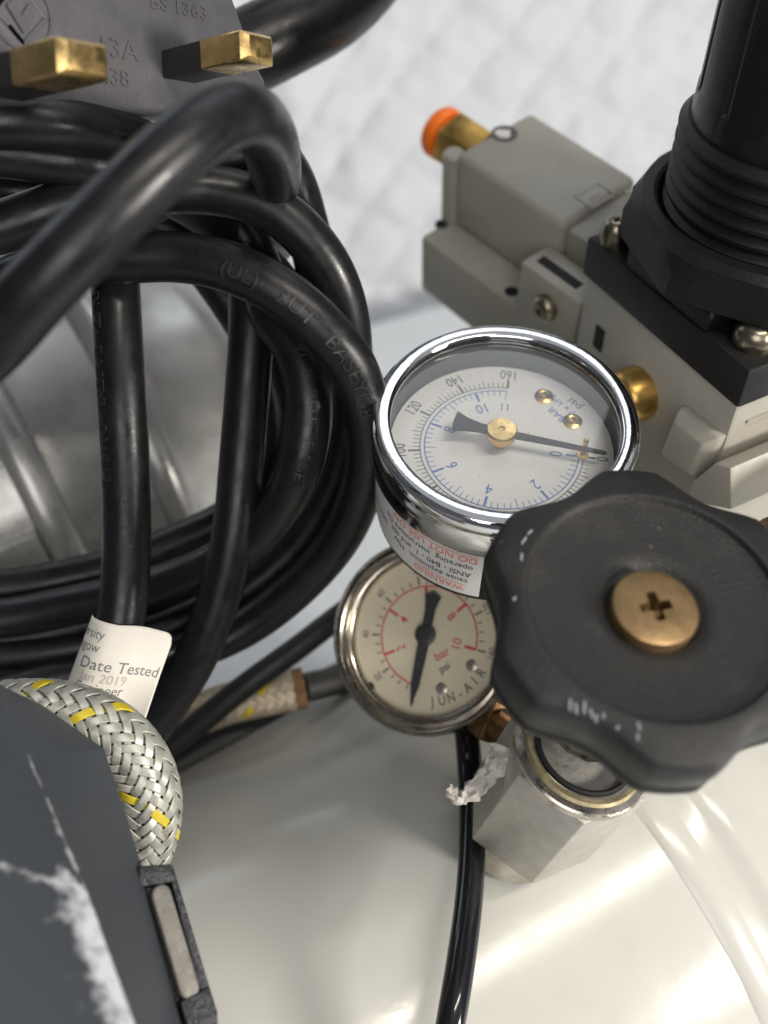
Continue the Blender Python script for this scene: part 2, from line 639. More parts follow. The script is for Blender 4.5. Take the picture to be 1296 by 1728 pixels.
s1, s2 = comp_s(75, 850), comp_s(278, 790)
t = thing('compressor_shell', 'blurred silver-painted compressor housing with raised ribs seen through the coiled cord', 'compressor', CO + TA * s1 - Z * CR)
b = MB()
pr = [(CR * 0.3, s1 - 130), (CR, s1 - 110), (CR, s1 - 7), (CR + 0.5, s1 - 5), (CR + 1, s1 + 5), (CR, s1 + 8), (CR - 1, s2 - 8), (CR - 1.5, s2 - 4), (CR - 2, s2 + 4), (CR - 4, s2 + 7), (CR - 9, s2 + 20)]
for i in range(1, 12):
    a = math.pi / 2 * i / 11
    pr.append(((CR - 9) * math.cos(a) + 0.01, s2 + 20 + 26 * math.sin(a)))
b.lathe(cf, pr, 120)
b.build('shell_body', M['shell'], t)
for ss, rr in ((s1, CR + 0.6), (s2, CR - 1.6)):
    b = MB()
    pr = [(rr - 0.5 + 3.4 * math.sin(math.pi * i / 10), ss - 4.2 * math.cos(math.pi * i / 10)) for i in range(11)]
    b.lathe(cf, pr, 120)
    b.build('rib', M['shell'], t)
b = MB()
ff = hitcyl(115, 940, CO, TA, CR + 2)
nrm = (ff - CO) - TA * (ff - CO).dot(TA)
ffr = frame_z(ff, nrm, TA)
b.box(ffr, -26, -4, -9, 9, -3, 1.5)
b.build('rating_plate', M['shell'], t, bevel=0.8)

# ================================================================== PRESSURE REGULATOR
def rotx(v, deg):
    return Matrix.Rotation(math.radians(deg), 3, 'X') @ V(v)


ph = math.radians(28)
RA = rotx((math.cos(ph), math.sin(ph), 0), -5)
RB = rotx((math.sin(ph), -math.cos(ph), 0), -5)
RZ = rotx((0, 0, 1), -5)
rf = Fr(P(981, 461, 200), RA, RB, RZ)       # x = a (back right), y = b (towards the viewer, right), z up
rf.z = RZ
W = 44.0
t = thing('pressure_regulator', 'black and grey air pressure regulator with threaded collar at the right edge', 'pressure regulator', rf(W / 2, W / 2, -50))
b = MB()
b.box(rf, 0.6, W - .6, 0.6, W - .6, -50, -0.1)
b.build('body', M['greypaint'], t, bevel=1.0)
b = MB()
b.box(rf, 0, W, 0, W, 0, 8)
c8 = 11.0
b.prism(rf, [(0.3, c8), (c8, c8), (c8, .3), (W - c8, .3), (W - c8, c8), (W - .3, c8), (W - .3, W - c8), (W - c8, W - c8), (W - c8, W - .3), (c8, W - .3), (c8, W - c8), (.3, W - c8)], 7.9, 12)
b.build('bonnet', M['capplastic'], t, bevel=0.6)
ax = frame_z(rf(W / 2, W / 2, 0), RZ, RA)
b = MB()


def octr(a, r, n=8, off=math.radians(8)):
    k = (a - off) % (2 * math.pi / n) - math.pi / n
    return r * math.cos(math.pi / n) / math.cos(k)


NN = 128
rows = []
for (kind, r, z_) in (('o', 25.8, 12.02), ('o', 25.8, 17.0), ('m', 25.8, 19.2), ('c', 23.2, 20.6), ('c', 21.2, 20.7), ('c', 20.5, 20.3), ('c', 20.3, 14.0)):
    row = []
    for i in range(NN):
        a = 2 * math.pi * i / NN
        rr = octr(a, r) if kind == 'o' else min(octr(a, r), 24.6) if kind == 'm' else r
        row.append(ax(rr * math.cos(a), rr * math.sin(a), z_))
    rows.append(row)
b.add([p for r_ in rows for p in r_], [(j * NN + i, j * NN + (i + 1) % NN, (j + 1) * NN + (i + 1) % NN, (j + 1) * NN + i) for j in range(len(rows) - 1) for i in range(NN)], 0, True)
b.build('lock_nut', M['capplastic'], t, sharp=22)
b = MB()
pr = [(18.6, 12.1)]
z = 13.0
while z < 32:
    pr += [(18.6, z), (19.5, z + 0.9), (19.5, z + 1.5), (18.6, z + 2.3)]
    z += 2.7
pr += [(18.3, z), (16, z + .3)]
b.lathe(ax, pr, 96)
b.build('threaded_collar', M['capplastic'], t, sharp=25)
zk = z - 1.5
b = MB()
nk = 144
prof = [(17.6, zk - 1), (17.9, zk), (17.7, zk + 6), (17.5, zk + 6.6), (17.0, zk + 60), (16.6, zk + 75), (15, zk + 77), (0.02, zk + 77)]
vs, fs = [], []
for (r, zz) in prof:
    for i in range(nk):
        a = 2 * math.pi * i / nk
        k = (math.degrees(a) % 30) / 30
        dr = 0
        if zk + 6.3 < zz < zk + 76 and r > 5:
            dr = -0.55 if 0.86 < k < 0.97 else 0
        vs.append(ax((r + dr) * math.cos(a), (r + dr) * math.sin(a), zz))
for j in range(len(prof) - 1):
    for i in range(nk):
        i2 = (i + 1) % nk
        fs.append((j * nk + i, j * nk + i2, (j + 1) * nk + i2, (j + 1) * nk + i))
b.add(vs, fs, 0, True)
b.build('adjusting_knob', M['knobplastic'], t, sharp=30)
b = MB()                                   # thin printed frames on the knob
kh = hitcyl(1213, 262, ax.o, RZ, 17.5) - ax.o
ka = math.degrees(math.atan2(kh.dot(ax.y), kh.dot(ax.x)))
kz = kh.dot(RZ)
sgn = 1
for a_c in (ka, ka + 60, ka - 60):
    for (a0, a1, z0, z1) in ((a_c, a_c + .7, kz, kz + 62), (a_c, a_c + 34, kz, kz + .45)):
        n = 12
        vs, fs = [], []
        for i in range(n + 1):
            a = math.radians(a0 + (a1 - a0) * i / n)
            for zz in (z0, z1):
                r = 17.5 - 0.5 * (zz - zk - 6.6) / 53.4 + 0.07
                vs.append(ax(r * math.cos(a), r * math.sin(a), zz))
        for i in range(n):
            fs.append((2 * i, 2 * i + 2, 2 * i + 3, 2 * i + 1))
        b.add(vs, fs)
b.build('frame_line', M['lineprint'], t)


def pan_screw(parent, fr, r, h, m, slot=True, name='screw'):
    b = MB()
    pr = [(r * .96, -1.5), (r, 0), (r, h * .35)]
    for i in range(1, 8):
        a = math.pi / 2 * i / 7
        pr.append((r * (0.45 + 0.55 * math.cos(a)) if i < 7 else r * .42, h * (.35 + .65 * math.sin(a))))
    pr.append((r * .42, h * .55))
    pr.append((0.01, h * .5))
    # cross recess: the centre stays open only along two bars, so fill the quarter lands
    b.lathe(fr, pr, 40)
    sc_ = b.build(name, m, parent, sharp=40)
    if slot:
        b = MB()
        for k in range(4):
            a = math.pi / 4 + k * math.pi / 2
            f2 = Fr(fr.o, fr.x * math.cos(a) + fr.y * math.sin(a), fr.y * math.cos(a) - fr.x * math.sin(a), fr.z)
            i_ = r * .42 + .03
            b.prism(f2, [(r * .16, 0), (i_ * .72, -i_ * .68), (i_, 0), (i_ * .72, i_ * .68)], h * .4, h * .985)
        b.build('recess_land', m, sc_)
    return sc_


pan_screw(t, frame_z(rf(3.2, 3.6, 8), RZ, RB + RA * .5), 2.75, 4.6, M['screw'])
pan_screw(t, frame_z(rf(5.6, W - 5.6, 8), RZ, RB + RA * .2), 3.6, 4.0, M['screw'])
# brass port plug, slot, locating lug and foot on the shaded face
q = hitplane(1079, 662, rf(0.5, 0, 0), RA)
pf = frame_z(q, -RA, RZ)
b = MB()
b.lathe(pf, [(5.3, -1), (5.3, 4.0), (4.8, 4.8), (2.0, 5.0), (0.02, 5.0)], 24)
b.build('brass_plug', M['brass'], t)
q = hitplane(1010, 570, rf(0.5, 0, 0), RA)
sf = frame_z(q, -RA, RB)
b = MB()
b.box(sf, -1.2, 1.4, -2.6, 2.4, -1, 0.12)
b.build('slot', M['dark'], t)
lf = Fr(rf(0, 0, 0), RB, RZ, None)
lf.z = -RA


def lpt(px, py):
    h = hitplane(px, py, rf(0.5, 0, 0), RA) - rf(0, 0, 0)
    return (h.dot(RB), h.dot(RZ))


b = MB()
l0 = lpt(1160, 690)
l1 = lpt(1205, 800)
poly = [lpt(1158, 682), lpt(1225, 735), lpt(1192, 806), lpt(1128, 760)]
b.prism(lf, poly, -1, 3.0, ins=(2.6, 2.0))
b.build('lug', M['greypaint'], t, bevel=0.5)
b = MB()
poly = [lpt(1193, 803), lpt(1232, 770), lpt(1260, 778), lpt(1260, 850), lpt(1184, 836)]
b.prism(lf, poly, -26, 3.0)
b.build('foot', M['greypaint'], t, bevel=0.6)
# embossed line on the lit face
b = MB()
ef = Fr(rf(0, W - .55, 0), RA, RZ, RB)
b.prism(ef, rounded(4, 34, -5.2, -4.4, .35), -0.2, 0.35)
b.prism(ef, rounded(10, 34, -7.6, -6.9, .3), -0.2, 0.25)
b.build('emboss_line', M['greypaint'], t)

# ================================================================== GREY CONTROL VALVE (behind the gauge)
vf = Fr(V((15.21, 198.84, 169.83)), (.7633, .644, .0519), (.6456, -.7634, -.0211), (-.026, -.0495, .9984))
VA, VB, VZ = vf.x, vf.y, vf.z
t = thing('control_valve', 'blurred grey block valve with an orange push fitting, behind the chrome gauge', 'valve', vf(10, 14, -40))
b = MB()
b.box(vf, 0, 22.5, 0, 31.5, -18.5, 0)
b.build('upper_block', M['greypaint'], t, bevel=1.6, seg=3)
b = MB()
cpf = frame_z(vf(1.2, -1.6, 0), VZ, VA)
b.lathe(cpf, [(.02, -1.2), (2.0, -1.2), (2.5, -1.7), (2.5, -18.4)], 28)
b.build('corner_post', M['greypaint'], t, sharp=40)
b = MB()
ledge = [(-8.5, -18.6), (21, -18.6), (21, -46), (4, -46), (-1.5, -43), (-8.5, -34)]
lfv = Fr(vf.o, VA, VZ, None)
lfv.z = VB
b.prism(lfv, ledge, -1.5, 30.5)
b.build('lower_block', M['greypaint'], t, bevel=0.9)
b = MB()                                    # end cap towards the regulator and the clamp between them
b.box(vf, 1.5, 20, 31.6, 40, -34, -1.5)
b.build('end_cap', M['greypaint'], t, bevel=1.0)
sp = Fr(P(878, 441, 214), VA, VB, VZ)
b = MB()
b.box(sp, 0, 8.2, 0, 17, -26, 0)
b.box(sp, 8.0, 16, 3, 20, -26, -3)
b.build('clamp', M['greypaint'], t, bevel=0.7)
q = hitplane(934, 463, sp(0, 0, 0), VZ)
b = MB()
b.box(Fr(q, VA, VB, VZ), 0.2, 2.4, -5, 6, -1, 0.15)
b.build('clamp_slot', M['dark'], t)
q = hitplane(924, 517, sp(0, 0, 0), VA)
pan_screw(t, frame_z(q, (-VA).normalized(), VZ), 2.9, 2.6, M['screw'], name='clamp_screw')
q = vf(9.0, 0, -6.5)
nf = frame_z(q, -VB, VZ)
b = MB()
b.prism(nf, hexagon(6.6, .3), 0.02, 11.0, ins=(.8, .8))
b.build('brass_nut', M['brass'], t, bevel=.3)
b = MB()
b.lathe(nf, [(4.2, 10.8), (4.2, 11.6), (5.6, 11.8), (5.9, 12.3), (5.9, 14.4), (5.4, 15.2), (3.4, 15.4), (3.2, 11)], 40)
b.build('release_ring', M['orange'], t)
tf = Fr(vf(0, 0, 0), VA, VB, VZ)
q = hitplane(851, 226, vf.o, VZ)
b = MB()
lg = frame_z(q + VZ * .06, VZ, VA)
b.lathe(lg, [(2.9, 0), (2.9, .05), (2.0, .05), (2.0, 0)], 40)
b.prism(lg, [(2.1 * math.cos(a), 2.1 * math.sin(a)) for a in [math.radians(k * 10 - 100) for k in range(20)]] , 0, .04)
b.build('maker_mark', M['blackink'], t)
b = MB()
b.prism(lg, [(1.75, 0), (0, 1.75), (-1.75, 0), (0, -1.75)], 0.01, .09)
b.build('diamond_mark', M['sticker'], t)
q = hitplane(1005, 330, vf.o, VZ)
b = MB()
mk = Fr(q, VA, VB, VZ)
for r4 in ((-3.6, 3.4, -2.6, -2.2), (-3.6, 3.4, 2.2, 2.6), (-3.6, -3.2, -2.6, 2.6), (3.0, 3.4, -2.6, 2.6), (-1.6, 1.4, -.2, .2)):
    b.box(mk, *r4, -.1, .22)
b.build('emboss_mark', M['greypaint'], t)
for (px, py, dd) in ((745, 378, 0), (863, 492, 0)):
    q = hitplane(px, py, vf(0, 0, -18.6), VZ)
    b = MB()
    b.lathe(frame_z(q, VZ, VA), [(1.5, -.5), (1.5, .12), (.02, .12)], 16)
    b.build('bolt_hole', M['dark'], t)

# ================================================================== MAIN PRESSURE GAUGE
GA = axis_from(853, 714, .745, .15, -.989)
GO = P(854, 703, 170)
gf = frame_z(GO, GA, RT)
GR = 21.8
DZ = -7.7
dial_c = hitplane(845, 757, GO + GA * DZ, GA)
dc_off = dial_c - (GO + GA * DZ)
GO2 = GO + dc_off * 0.12
gf = frame_z(GO2, GA, RT)
t = thing('pressure_gauge', 'chrome-rimmed white-dial pressure gauge with a warning sticker, left of the black handwheel', 'pressure gauge', GO2 - GA * 30)
b = MB()
b.lathe(gf, [(18.6, -1.7), (18.62, -0.7), (18.8, -0.25), (19.15, -0.05), (20.9, 0.0), (21.35, -0.2), (21.7, -0.8), (21.95, -1.9), (21.95, -2.7), (21.6, -3.1), (21.65, -3.6), (21.8, -4.2), (21.8, -8.6), (21.6, -9.2), (20.9, -9.3)], 128)
b.build('bezel', M['chrome'], t, sharp=50)
RC = 20.9
b = MB()
b.lathe(gf, [(18.9, -1.7), (18.9, DZ - .3), (RC - .4, DZ - .4), (RC, -9.2), (RC, -22.5), (RC - 1.2, -24), (6, -24.1), (.02, -24.1)], 96)
b.build('case', M['knobplastic'], t, sharp=40)
b = MB()
b.lathe(gf, [(4.5, -24), (4.5, -36)], 24)
b.build('stem', M['brass'], t)
b = MB()
b.lathe(gf, [(18.85, -1.3), (.02, -1.2), (.02, -1.9), (18.85, -2.0)], 64)
lens = b.build('lens', M['glass'], t)
dfz = gf(0, 0, DZ)
b = MB()
b.disc(gf, 18.7, DZ, 96)
b.lathe(gf, [(18.7, DZ), (18.7, DZ - .4)], 96)
dial = b.build('dial', M['dial'], t)
# dial orientation from its two end marks
p0 = hitplane(993, 773, dfz, GA) - dfz
p1 = hitplane(857, 644, dfz, GA) - dfz
a0_ = math.atan2(p0.dot(gf.y), p0.dot(gf.x))
a1_ = math.atan2(p1.dot(gf.y), p1.dot(gf.x))
mid = (a0_ + a1_) / 2
upx = -(gf.x * math.cos(mid) + gf.y * math.sin(mid))
df = Fr(dfz, upx.cross(GA) , upx, GA)        # x right of the upright dial, y its top
if df.x.cross(df.y).dot(GA) < 0:
    df.x = -df.x
HALF = math.radians(135)
RS = 13.6


def dpol(fr, r, ang, z=.05):
    return fr(r * math.sin(ang), r * math.cos(ang), z)


def tick(mb, fr, r0, r1, ang, wd, z=.05):
    c, s_ = math.cos(ang), math.sin(ang)
    vs = []
    for r, sg in ((r0, -1), (r0, 1), (r1, 1), (r1, -1)):
        vs.append(fr(r * s_ + sg * wd / 2 * c, r * c - sg * wd / 2 * s_, z))
    mb.add(vs, [(0, 1, 2, 3)])


def arc(mb, fr, r, wd, a0, a1, z=.05, n=120):
    vs = []
    for i in range(n + 1):
        a = a0 + (a1 - a0) * i / n
        vs += [dpol(fr, r - wd / 2, a, z), dpol(fr, r + wd / 2, a, z)]
    mb.add(vs, [(2 * i, 2 * i + 1, 2 * i + 3, 2 * i + 2) for i in range(n)])


def radial_text(mb, fr, s, size, r, ang, sx=.8, flip=None, z=.06, bold=0.0):
    fl = (math.cos(ang) < -0.02) if flip is None else flip
    er = V((math.sin(ang), math.cos(ang), 0))
    et = V((math.cos(ang), -math.sin(ang), 0))
    if fl:
        er2, et2 = -er, -et
    else:
        er2, et2 = er, et

    def fn(x, y, zz):
        v = er * r + et2 * x + er2 * y
        return fr(v.x, v.y, z)
    put_text(mb, s, size, fn, sx=sx, bold=bold)


ang_of = lambda psi: -HALF + 2 * HALF * psi / 160.0
b = MB()
arc(b, df, RS, .16, -HALF, HALF)
for p in range(0, 161, 2):
    big = p % 20 == 0
    tick(b, df, RS, RS + (2.0 if big else 1.7 if p % 10 == 0 else 1.15), ang_of(p), .38 if big else .13)
for p in range(0, 161, 20):
    radial_text(b, df, str(p), 2.15, RS + 3.3, ang_of(p), sx=.72)
put_text(b, 'psi', 1.7, lambda x, y, z: df(x, y - 16.6, .06), sx=1.1)
b.build('black_scale', M['blackink'], dial)
b = MB()
arc(b, df, RS - .75, .2, -HALF, HALF)
ang_bar = lambda q: ang_of(q * 14.5038)
k = 0
while k <= 55:
    q = k * .2
    big = k % 10 == 0
    tick(b, df, RS - .75 - (2.1 if big else 1.9 if k % 5 == 0 else 1.2), RS - .75, ang_bar(q), .42 if big else .13)
    k += 1
for q in (0, 2, 4, 6, 8, 10, 11):
    radial_text(b, df, str(q), 2.2 if q < 11 else 1.8, RS - 4.4, ang_bar(q), sx=.8)
put_text(b, 'BAR', 1.4, lambda x, y, z: df(x, y - 12.5, .06), sx=1.1)
put_text(b, '100 x kPa', 1.25, lambda x, y, z: df(x, y - 14.7, .06), sx=1.12)
b.build('blue_scale', M['blueink'], dial)
for (px, py) in ((918, 670), (966, 712)):
    q = hitplane(px, py, dfz, GA)
    b = MB()
    b.lathe(frame_z(q, GA, RT), [(1.65, 0), (1.65, .25), (1.1, .5), (.75, .35), (.6, .6), (.02, .7)], 24)
    b.build('rivet', M['goldbrass'], dial)
NZ = 3.2
nfz = dfz + GA * NZ
hub = hitplane(846, 731, nfz, GA)
tip = hitplane(1024, 766, nfz, GA)
nd = (tip - hub).normalized()
nfr = Fr(hub, nd, GA.cross(nd), GA)
L_ = (tip - hub).length
b = MB()
b.prism(nfr, [(0, -.8), (L_ - .3, -.38), (L_, 0), (L_ - .3, .38), (0, .8)], 0, .25)
tl = (hitplane(766, 716, nfz, GA) - hub).length
b.prism(nfr, [(-0, -.95), (-0, .95), (-tl * .45, 1.1), (-tl * .75, 1.75), (-tl, 2.75), (-tl * 1.03, 0), (-tl, -1.7), (-tl * .75, -1.1), (-tl * .45, -.85)], 0, .25)
needle = b.build('needle', M['needle'], t)
hf = frame_z(hub, GA, RT)
b = MB()
b.lathe(hf, [(1.9, -1.4), (1.9, -.4), (2.6, -.2), (2.6, .8), (2.35, 1.1), (.6, 1.15), (.45, .9), (.02, .85)], 40)
b.build('hub', M['goldbrass'], needle)
b = MB()
b.lathe(hf, [(1.0, -NZ), (1.0, -1.3)], 20)
b.build('spindle', M['brass'], needle)
q = hitplane(983, 768, dfz, GA)
b = MB()
pf = frame_z(q, GA, RT)
b.lathe(pf, [(1.1, 0), (1.0, .3), (.45, .4), (.45, 3.9), (.3, 4.1), (.02, 4.1)], 16)
b.build('stop_pin', M['goldbrass'], dial)
# warning sticker wrapped round the case
h1 = hitcyl(811, 985, GO2, GA, RC)
v1 = h1 - GO2
ar = math.atan2(v1.dot(gf.y), v1.dot(gf.x))
al = ar - math.radians(130)
b = MB()
b.lathe(gf, [(RC + .02, -9.5), (RC + .12, -9.55), (RC + .12, -21.6), (RC + .02, -21.7)], 48, a0=al, a1=ar)
st = b.build('warning_sticker', M['sticker'], t)


def stick(x, y, z):
    a = ar - math.radians(3) - x / RC
    return gf((RC + .18) * math.cos(a), (RC + .18) * math.sin(a), -15.6 - y * 1.08)


b = MB()
put_text(b, 'cause explosion.  May', 1.25, lambda x, y, z: stick(x + 1.0, y + 1.95, z), align='LEFT')
put_text(b, 'ANSI - B40 - 1  and see', 1.25, lambda x, y, z: stick(x + .6, y + .1, z), align='LEFT')
put_text(b, 'operating  instructions Ca', 1.25, lambda x, y, z: stick(x + .4, y - 1.75, z), align='LEFT')
put_text(b, 'before  use.  Only', 1.0, lambda x, y, z: stick(x + 18.5, y + .9, z), align='LEFT')
b.build('black_lettering', M['labelblack'], st)
b = MB()
put_text(b, 'WARNING', 1.3, lambda x, y, z: stick(x + 1.5, y + 3.95, z), align='LEFT', sx=1.1)
put_text(b, 'DO NOT USE ON', 1.35, lambda x, y, z: stick(x - .2, y - 3.75, z), align='LEFT', sx=1.15)
for (x0, x1, y0) in ((1.4, 10.2, 2.95), (-.2, 16, -4.75)):
    vs = []
    for i in range(25):
        x = x0 + (x1 - x0) * i / 24
        vs += [stick(x, y0, 0), stick(x, y0 + .14, 0)]
    b.add(vs, [(2 * i, 2 * i + 2, 2 * i + 3, 2 * i + 1) for i in range(24)])
b.build('red_lettering', M['orangeink'], st)

# ================================================================== VALVE WITH BLACK HANDWHEEL
KA = axis_from(1105, 1030, .81, .485, -.875)
KO = P(1108, 1016, 135)
kf = frame_z(KO, KA, RT)
t = thing('handwheel_valve', 'nickel-plated valve with a big black lobed handwheel and brass centre screw', 'valve', KO - KA * 70)
N_ = 240
_h = hitplane(1064, 790, KO, KA) - KO
th0 = math.atan2(_h.dot(kf.y), _h.dot(kf.x))
KR = 22.0


def lobe(a, deep=1.0):
    w_ = (1 - math.cos(6 * (a - th0))) / 2
    w_ = max(0.0, (w_ - .22) / .78)
    return KR * (1.03 - deep * 0.125 * (w_ ** 1.15) * (1.2 - .2 * w_))


rings = []                                   # (scale of the lobed outline, absolute radius mix, z)
for (k, z, rr, mix) in ((.90, -9.6, 0, 0), (.955, -9.4, 0, 0), (.975, -8.8, 0, 0), (.975, -7.8, 0, 0), (.965, -7.5, 0, 0), (1.0, -3.2, 0, 0), (.99, -1.6, 0, 0), (.97, -.6, 0, 0), (.94, -.1, 0, 0), (0, 0.1, 17.7, 1), (0, 0.25, 17.2, 1), (0, 0.15, 16.9, 1), (0, -.6, 16.5, 1), (0, -.8, 15.8, 1), (0, -.85, 8.6, 1), (0, -.95, 6.9, 1), (0, -1.3, 6.5, 1), (0, -1.9, 5.6, 1), (0, -2.0, .02, 1)):
    rings.append([kf((rr if mix else lobe(a) * k) * math.cos(a), (rr if mix else lobe(a) * k) * math.sin(a), z) for a in [2 * math.pi * i / N_ for i in range(N_)]])
b = MB()
vs = [p for r in rings for p in r]
fs = [(j * N_ + i, j * N_ + (i + 1) % N_, (j + 1) * N_ + (i + 1) % N_, (j + 1) * N_ + i) for j in range(len(rings) - 1) for i in range(N_)]
b.add(vs, fs, 0, True)
b.add(rings[0], [tuple(range(N_))[::-1]])
wheel = b.build('handwheel', M['plastic'], t, sharp=40)
SCR = mat('pale_scratch', (.30, .30, .34), .6)
for (px, py, ln, tl) in ((962, 1190, .9, .1), (972, 1196, .8, .0), (986, 1194, 1.0, .15), (998, 1204, .7, -.1), (1006, 1212, .6, .2), (1018, 1208, .4, .1), (1042, 1228, .35, .4), (1078, 1226, .6, -.1), (1076, 1244, .5, .1), (884, 912, .8, .5), (894, 898, .6, .7), (880, 940, .7, .1), (868, 1010, .4, .4)):
    q = hitplane(px, py, KO + KA * .1, KA)
    f2 = frame_z(q, KA, RT * tl + UP)
    b = MB()
    b.prism(f2, [(-ln, -.10), (ln * .7, -.2), (ln, .05), (-ln * .6, .16)], -.15, .06)
    b.build('scratch_mark', SCR, wheel)
sfz = hitplane(1103, 1030, KO - KA * 0.2, KA)
sf = frame_z(sfz, KA, RT)
b = MB()
rs = 5.65
pr = [(rs * .9, -2), (rs, -1.7), (rs, 0.5), (rs * .97, .8), (rs * .90, .95), (rs * .38, 1.05)]
b.lathe(sf, pr, 56)
b.lathe(sf, [(rs * .38, 1.05), (rs * .36, -1.5), (.02, -1.8)], 56)
scw = b.build('centre_screw', M['oldbrass'], wheel)
b = MB()
cr0 = math.radians(12)
for k in range(4):
    a = cr0 + math.pi / 4 + k * math.pi / 2
    f2 = Fr(sf.o, sf.x * math.cos(a) + sf.y * math.sin(a), sf.y * math.cos(a) - sf.x * math.sin(a), KA)
    i_ = rs * .385
    b.prism(f2, [(1.0, 0), (i_ * .88, -i_ * .46), (i_ * 1.0, 0), (i_ * .88, i_ * .46)], -1.5, 1.03)
b.build('recess_land', M['oldbrass'], scw)
# stem, packing nut, hexagon body
TN = 36.5
_d = (KO - KA * TN - CAM).dot(FW)
BA = axis_from(985, 1264, .80, .62, -.785)
BO = P(985, 1264, _d)
bz = frame_z(BO + BA * TN, BA, RT)
b = MB()
b.lathe(kf, [(5.2, -13), (5.2, -TN + 9), (5.6, -TN + 8), (7.0, -TN + 3), (7.0, -TN + 1.2)], 14, smooth=False)
b.build('stem', M['nickel'], t, sharp=20)
b = MB()
b.lathe(bz, [(7.3, -TN - 1), (7.3, -TN + .8), (7.7, -TN + 1.0), (8.1, -TN + .8), (8.1, -TN - 1)], 64)
b.build('seal_ring', M['dark'], t)
hxc = BO - BA * 1.3
hv = hitplane(985, 1374, hxc, BA) - hxc
hx = hexagon(11.9, math.atan2(hv.dot(bz.y), hv.dot(bz.x)))
b = MB()
b.lathe(bz, [(8.15, -TN - .5), (8.15, -TN + .5), (8.6, -TN + .6), (10.9, -TN + .2), (11.2, -TN - .1), (11.2, -TN - 1.3)], 72)
b.build('packing_nut', M['nickel'], t)
b = MB()
b.lathe(bz, [(8.7, -TN + .4), (8.8, -TN + .85), (9.5, -TN + .8), (10.0, -TN + .3)], 72)
b.build('brass_ring', mat('yellowed_brass', (.36, .31, .19), .5, .8, var=.6, vscale=260), t)
b = MB()
b.prism(bz, hx, -TN - 25, -TN - 1.3)
b.build('hex_body', M['steel'], t, bevel=.25)
b = MB()
b.lathe(bz, [(7.5, -TN - 36), (7.5, -TN - 24.9)], 32)
b.build('threaded_end', M['nickel'], t)

# ================================================================== SMALL GAUGE
SA = axis_from(712, 1073, .945, -1, -.08)
SO = P(711, 1073, 195)
sfz = frame_z(SO, SA, RT)
t = thing('small_gauge', 'tarnished cream-dial gauge with red scale, half hidden below the chrome gauge', 'pressure gauge', SO - SA * 14)
b = MB()
b.lathe(sfz, [(14.8, -4.4), (14.9, -2.6), (15.2, -2.2), (15.7, -2.1), (15.9, -1.2), (16.0, -.4), (16.5, 0), (17.0, -.1), (17.2, -.7), (17.5, -.9), (18.0, -.8), (18.4, -1.5), (18.4, -5), (17.4, -6)], 110)
b.build('bezel', M['agedchrome'], t, sharp=45)
b = MB()
b.lathe(sfz, [(17.5, -5.8), (17.0, -13), (14, -14), (.02, -14.1)], 80)
b.build('case', M['nickel'], t)
SD = -4.2
b = MB()
b.disc(sfz, 15.3, SD, 80)
b.lathe(sfz, [(15.3, SD), (15.3, SD - .4)], 80)
dial = b.build('dial', M['dialcream'], t)
dz = sfz(0, 0, SD)
q0 = hitplane(700, 1160, dz, SA) - dz
sub = dz + 0 * SA
sub = hitplane(proj(dz)[0] + 52, proj(dz)[1] + 95, dz, SA) - dz        # the foot of the dial
dn = sub.normalized()
sdf = Fr(dz, (-dn).cross(SA), -dn, SA)
if sdf.x.cross(sdf.y).dot(SA) < 0:
    sdf.x = -sdf.x
SH = math.radians(135)
b = MB()
rr = 9.5
arc(b, sdf, rr, .3, -SH, SH)
for i in range(0, 11):
    a = -SH + 2 * SH * i / 10
    if i % 2 == 0:
        tick(b, sdf, rr - 2.2, rr, a, .55)
for i, s_ in enumerate(('0', '2', '4', '6', '8', '10')):
    a = -SH + 2 * SH * i / 5
    radial_text(b, sdf, s_, 1.9, rr - 3.7, a, sx=.9, bold=.02)
put_text(b, 'bar', 1.7, lambda x, y, z: sdf(x + .6, y - 4.2, .06), bold=.02)
b.build('red_scale', M['redink'], dial)
b = MB()
for i in range(0, 29):
    a = -SH + 2 * SH * i / 28
    tick(b, sdf, rr + .4, rr + (2.0 if i % 4 == 0 else 1.3), a, .34 if i % 4 == 0 else .22)
for i, s_ in enumerate(('0', '20', '40', '60', '80', '100', '120', '140')):
    a = -SH + 2 * SH * i / 7
    radial_text(b, sdf, s_, 1.4, rr + 3.2, a, sx=.8)
put_text(b, 'psi', 1.5, lambda x, y, z: sdf(x - .2, y - 6.6, .06), bold=.02)


def arc_text(mb, fr, s, size, r, z=.06):
    for i, ch in enumerate(s):
        a = math.radians(180 + (len(s) - 1) * 4.4 - i * 8.8)
        radial_text(mb, fr, ch, size, r, a, flip=True, z=z, bold=.03)


arc_text(b, sdf, 'JUN-AIR', 1.9, 12.2)
b.build('black_scale', M['blackink'], dial)
for (px, py) in ((796, 1123), (745, 1162)):
    q = hitplane(px, py, dz, SA)
    b = MB()
    b.lathe(frame_z(q, SA, RT), [(1.1, 0), (1.1, .15), (.5, .3), (.02, .3)], 16)
    b.build('rivet', M['nickel'], dial)
q = hitplane(624, 1160, dz, SA)
b = MB()
b.lathe(frame_z(q, SA, RT), [(1.0, 0), (1.0, .5), (.02, .6)], 14)
b.build('stop_pin', M['dark'], dial)
nz_ = dz + SA * 1.0
hub = hitplane(718, 1071, nz_, SA)
tip = hitplane(693, 1194, nz_, SA)
nd = (tip - hub).normalized()
nfr = Fr(hub, nd, SA.cross(nd), SA)
L_ = (tip - hub).length
b = MB()
b.prism(nfr, [(0, -1.15), (L_ * .7, -.8), (L_, 0), (L_ * .7, .8), (0, 1.15)], 0, .3)
b.prism(nfr, [(0, -.9), (0, .9), (-5, 1.0), (-7.4, 1.6), (-8.2, 0), (-7.4, -1.6), (-5, -1.0)], .01, .3)
needle = b.build('needle', M['needle'], t)
b = MB()
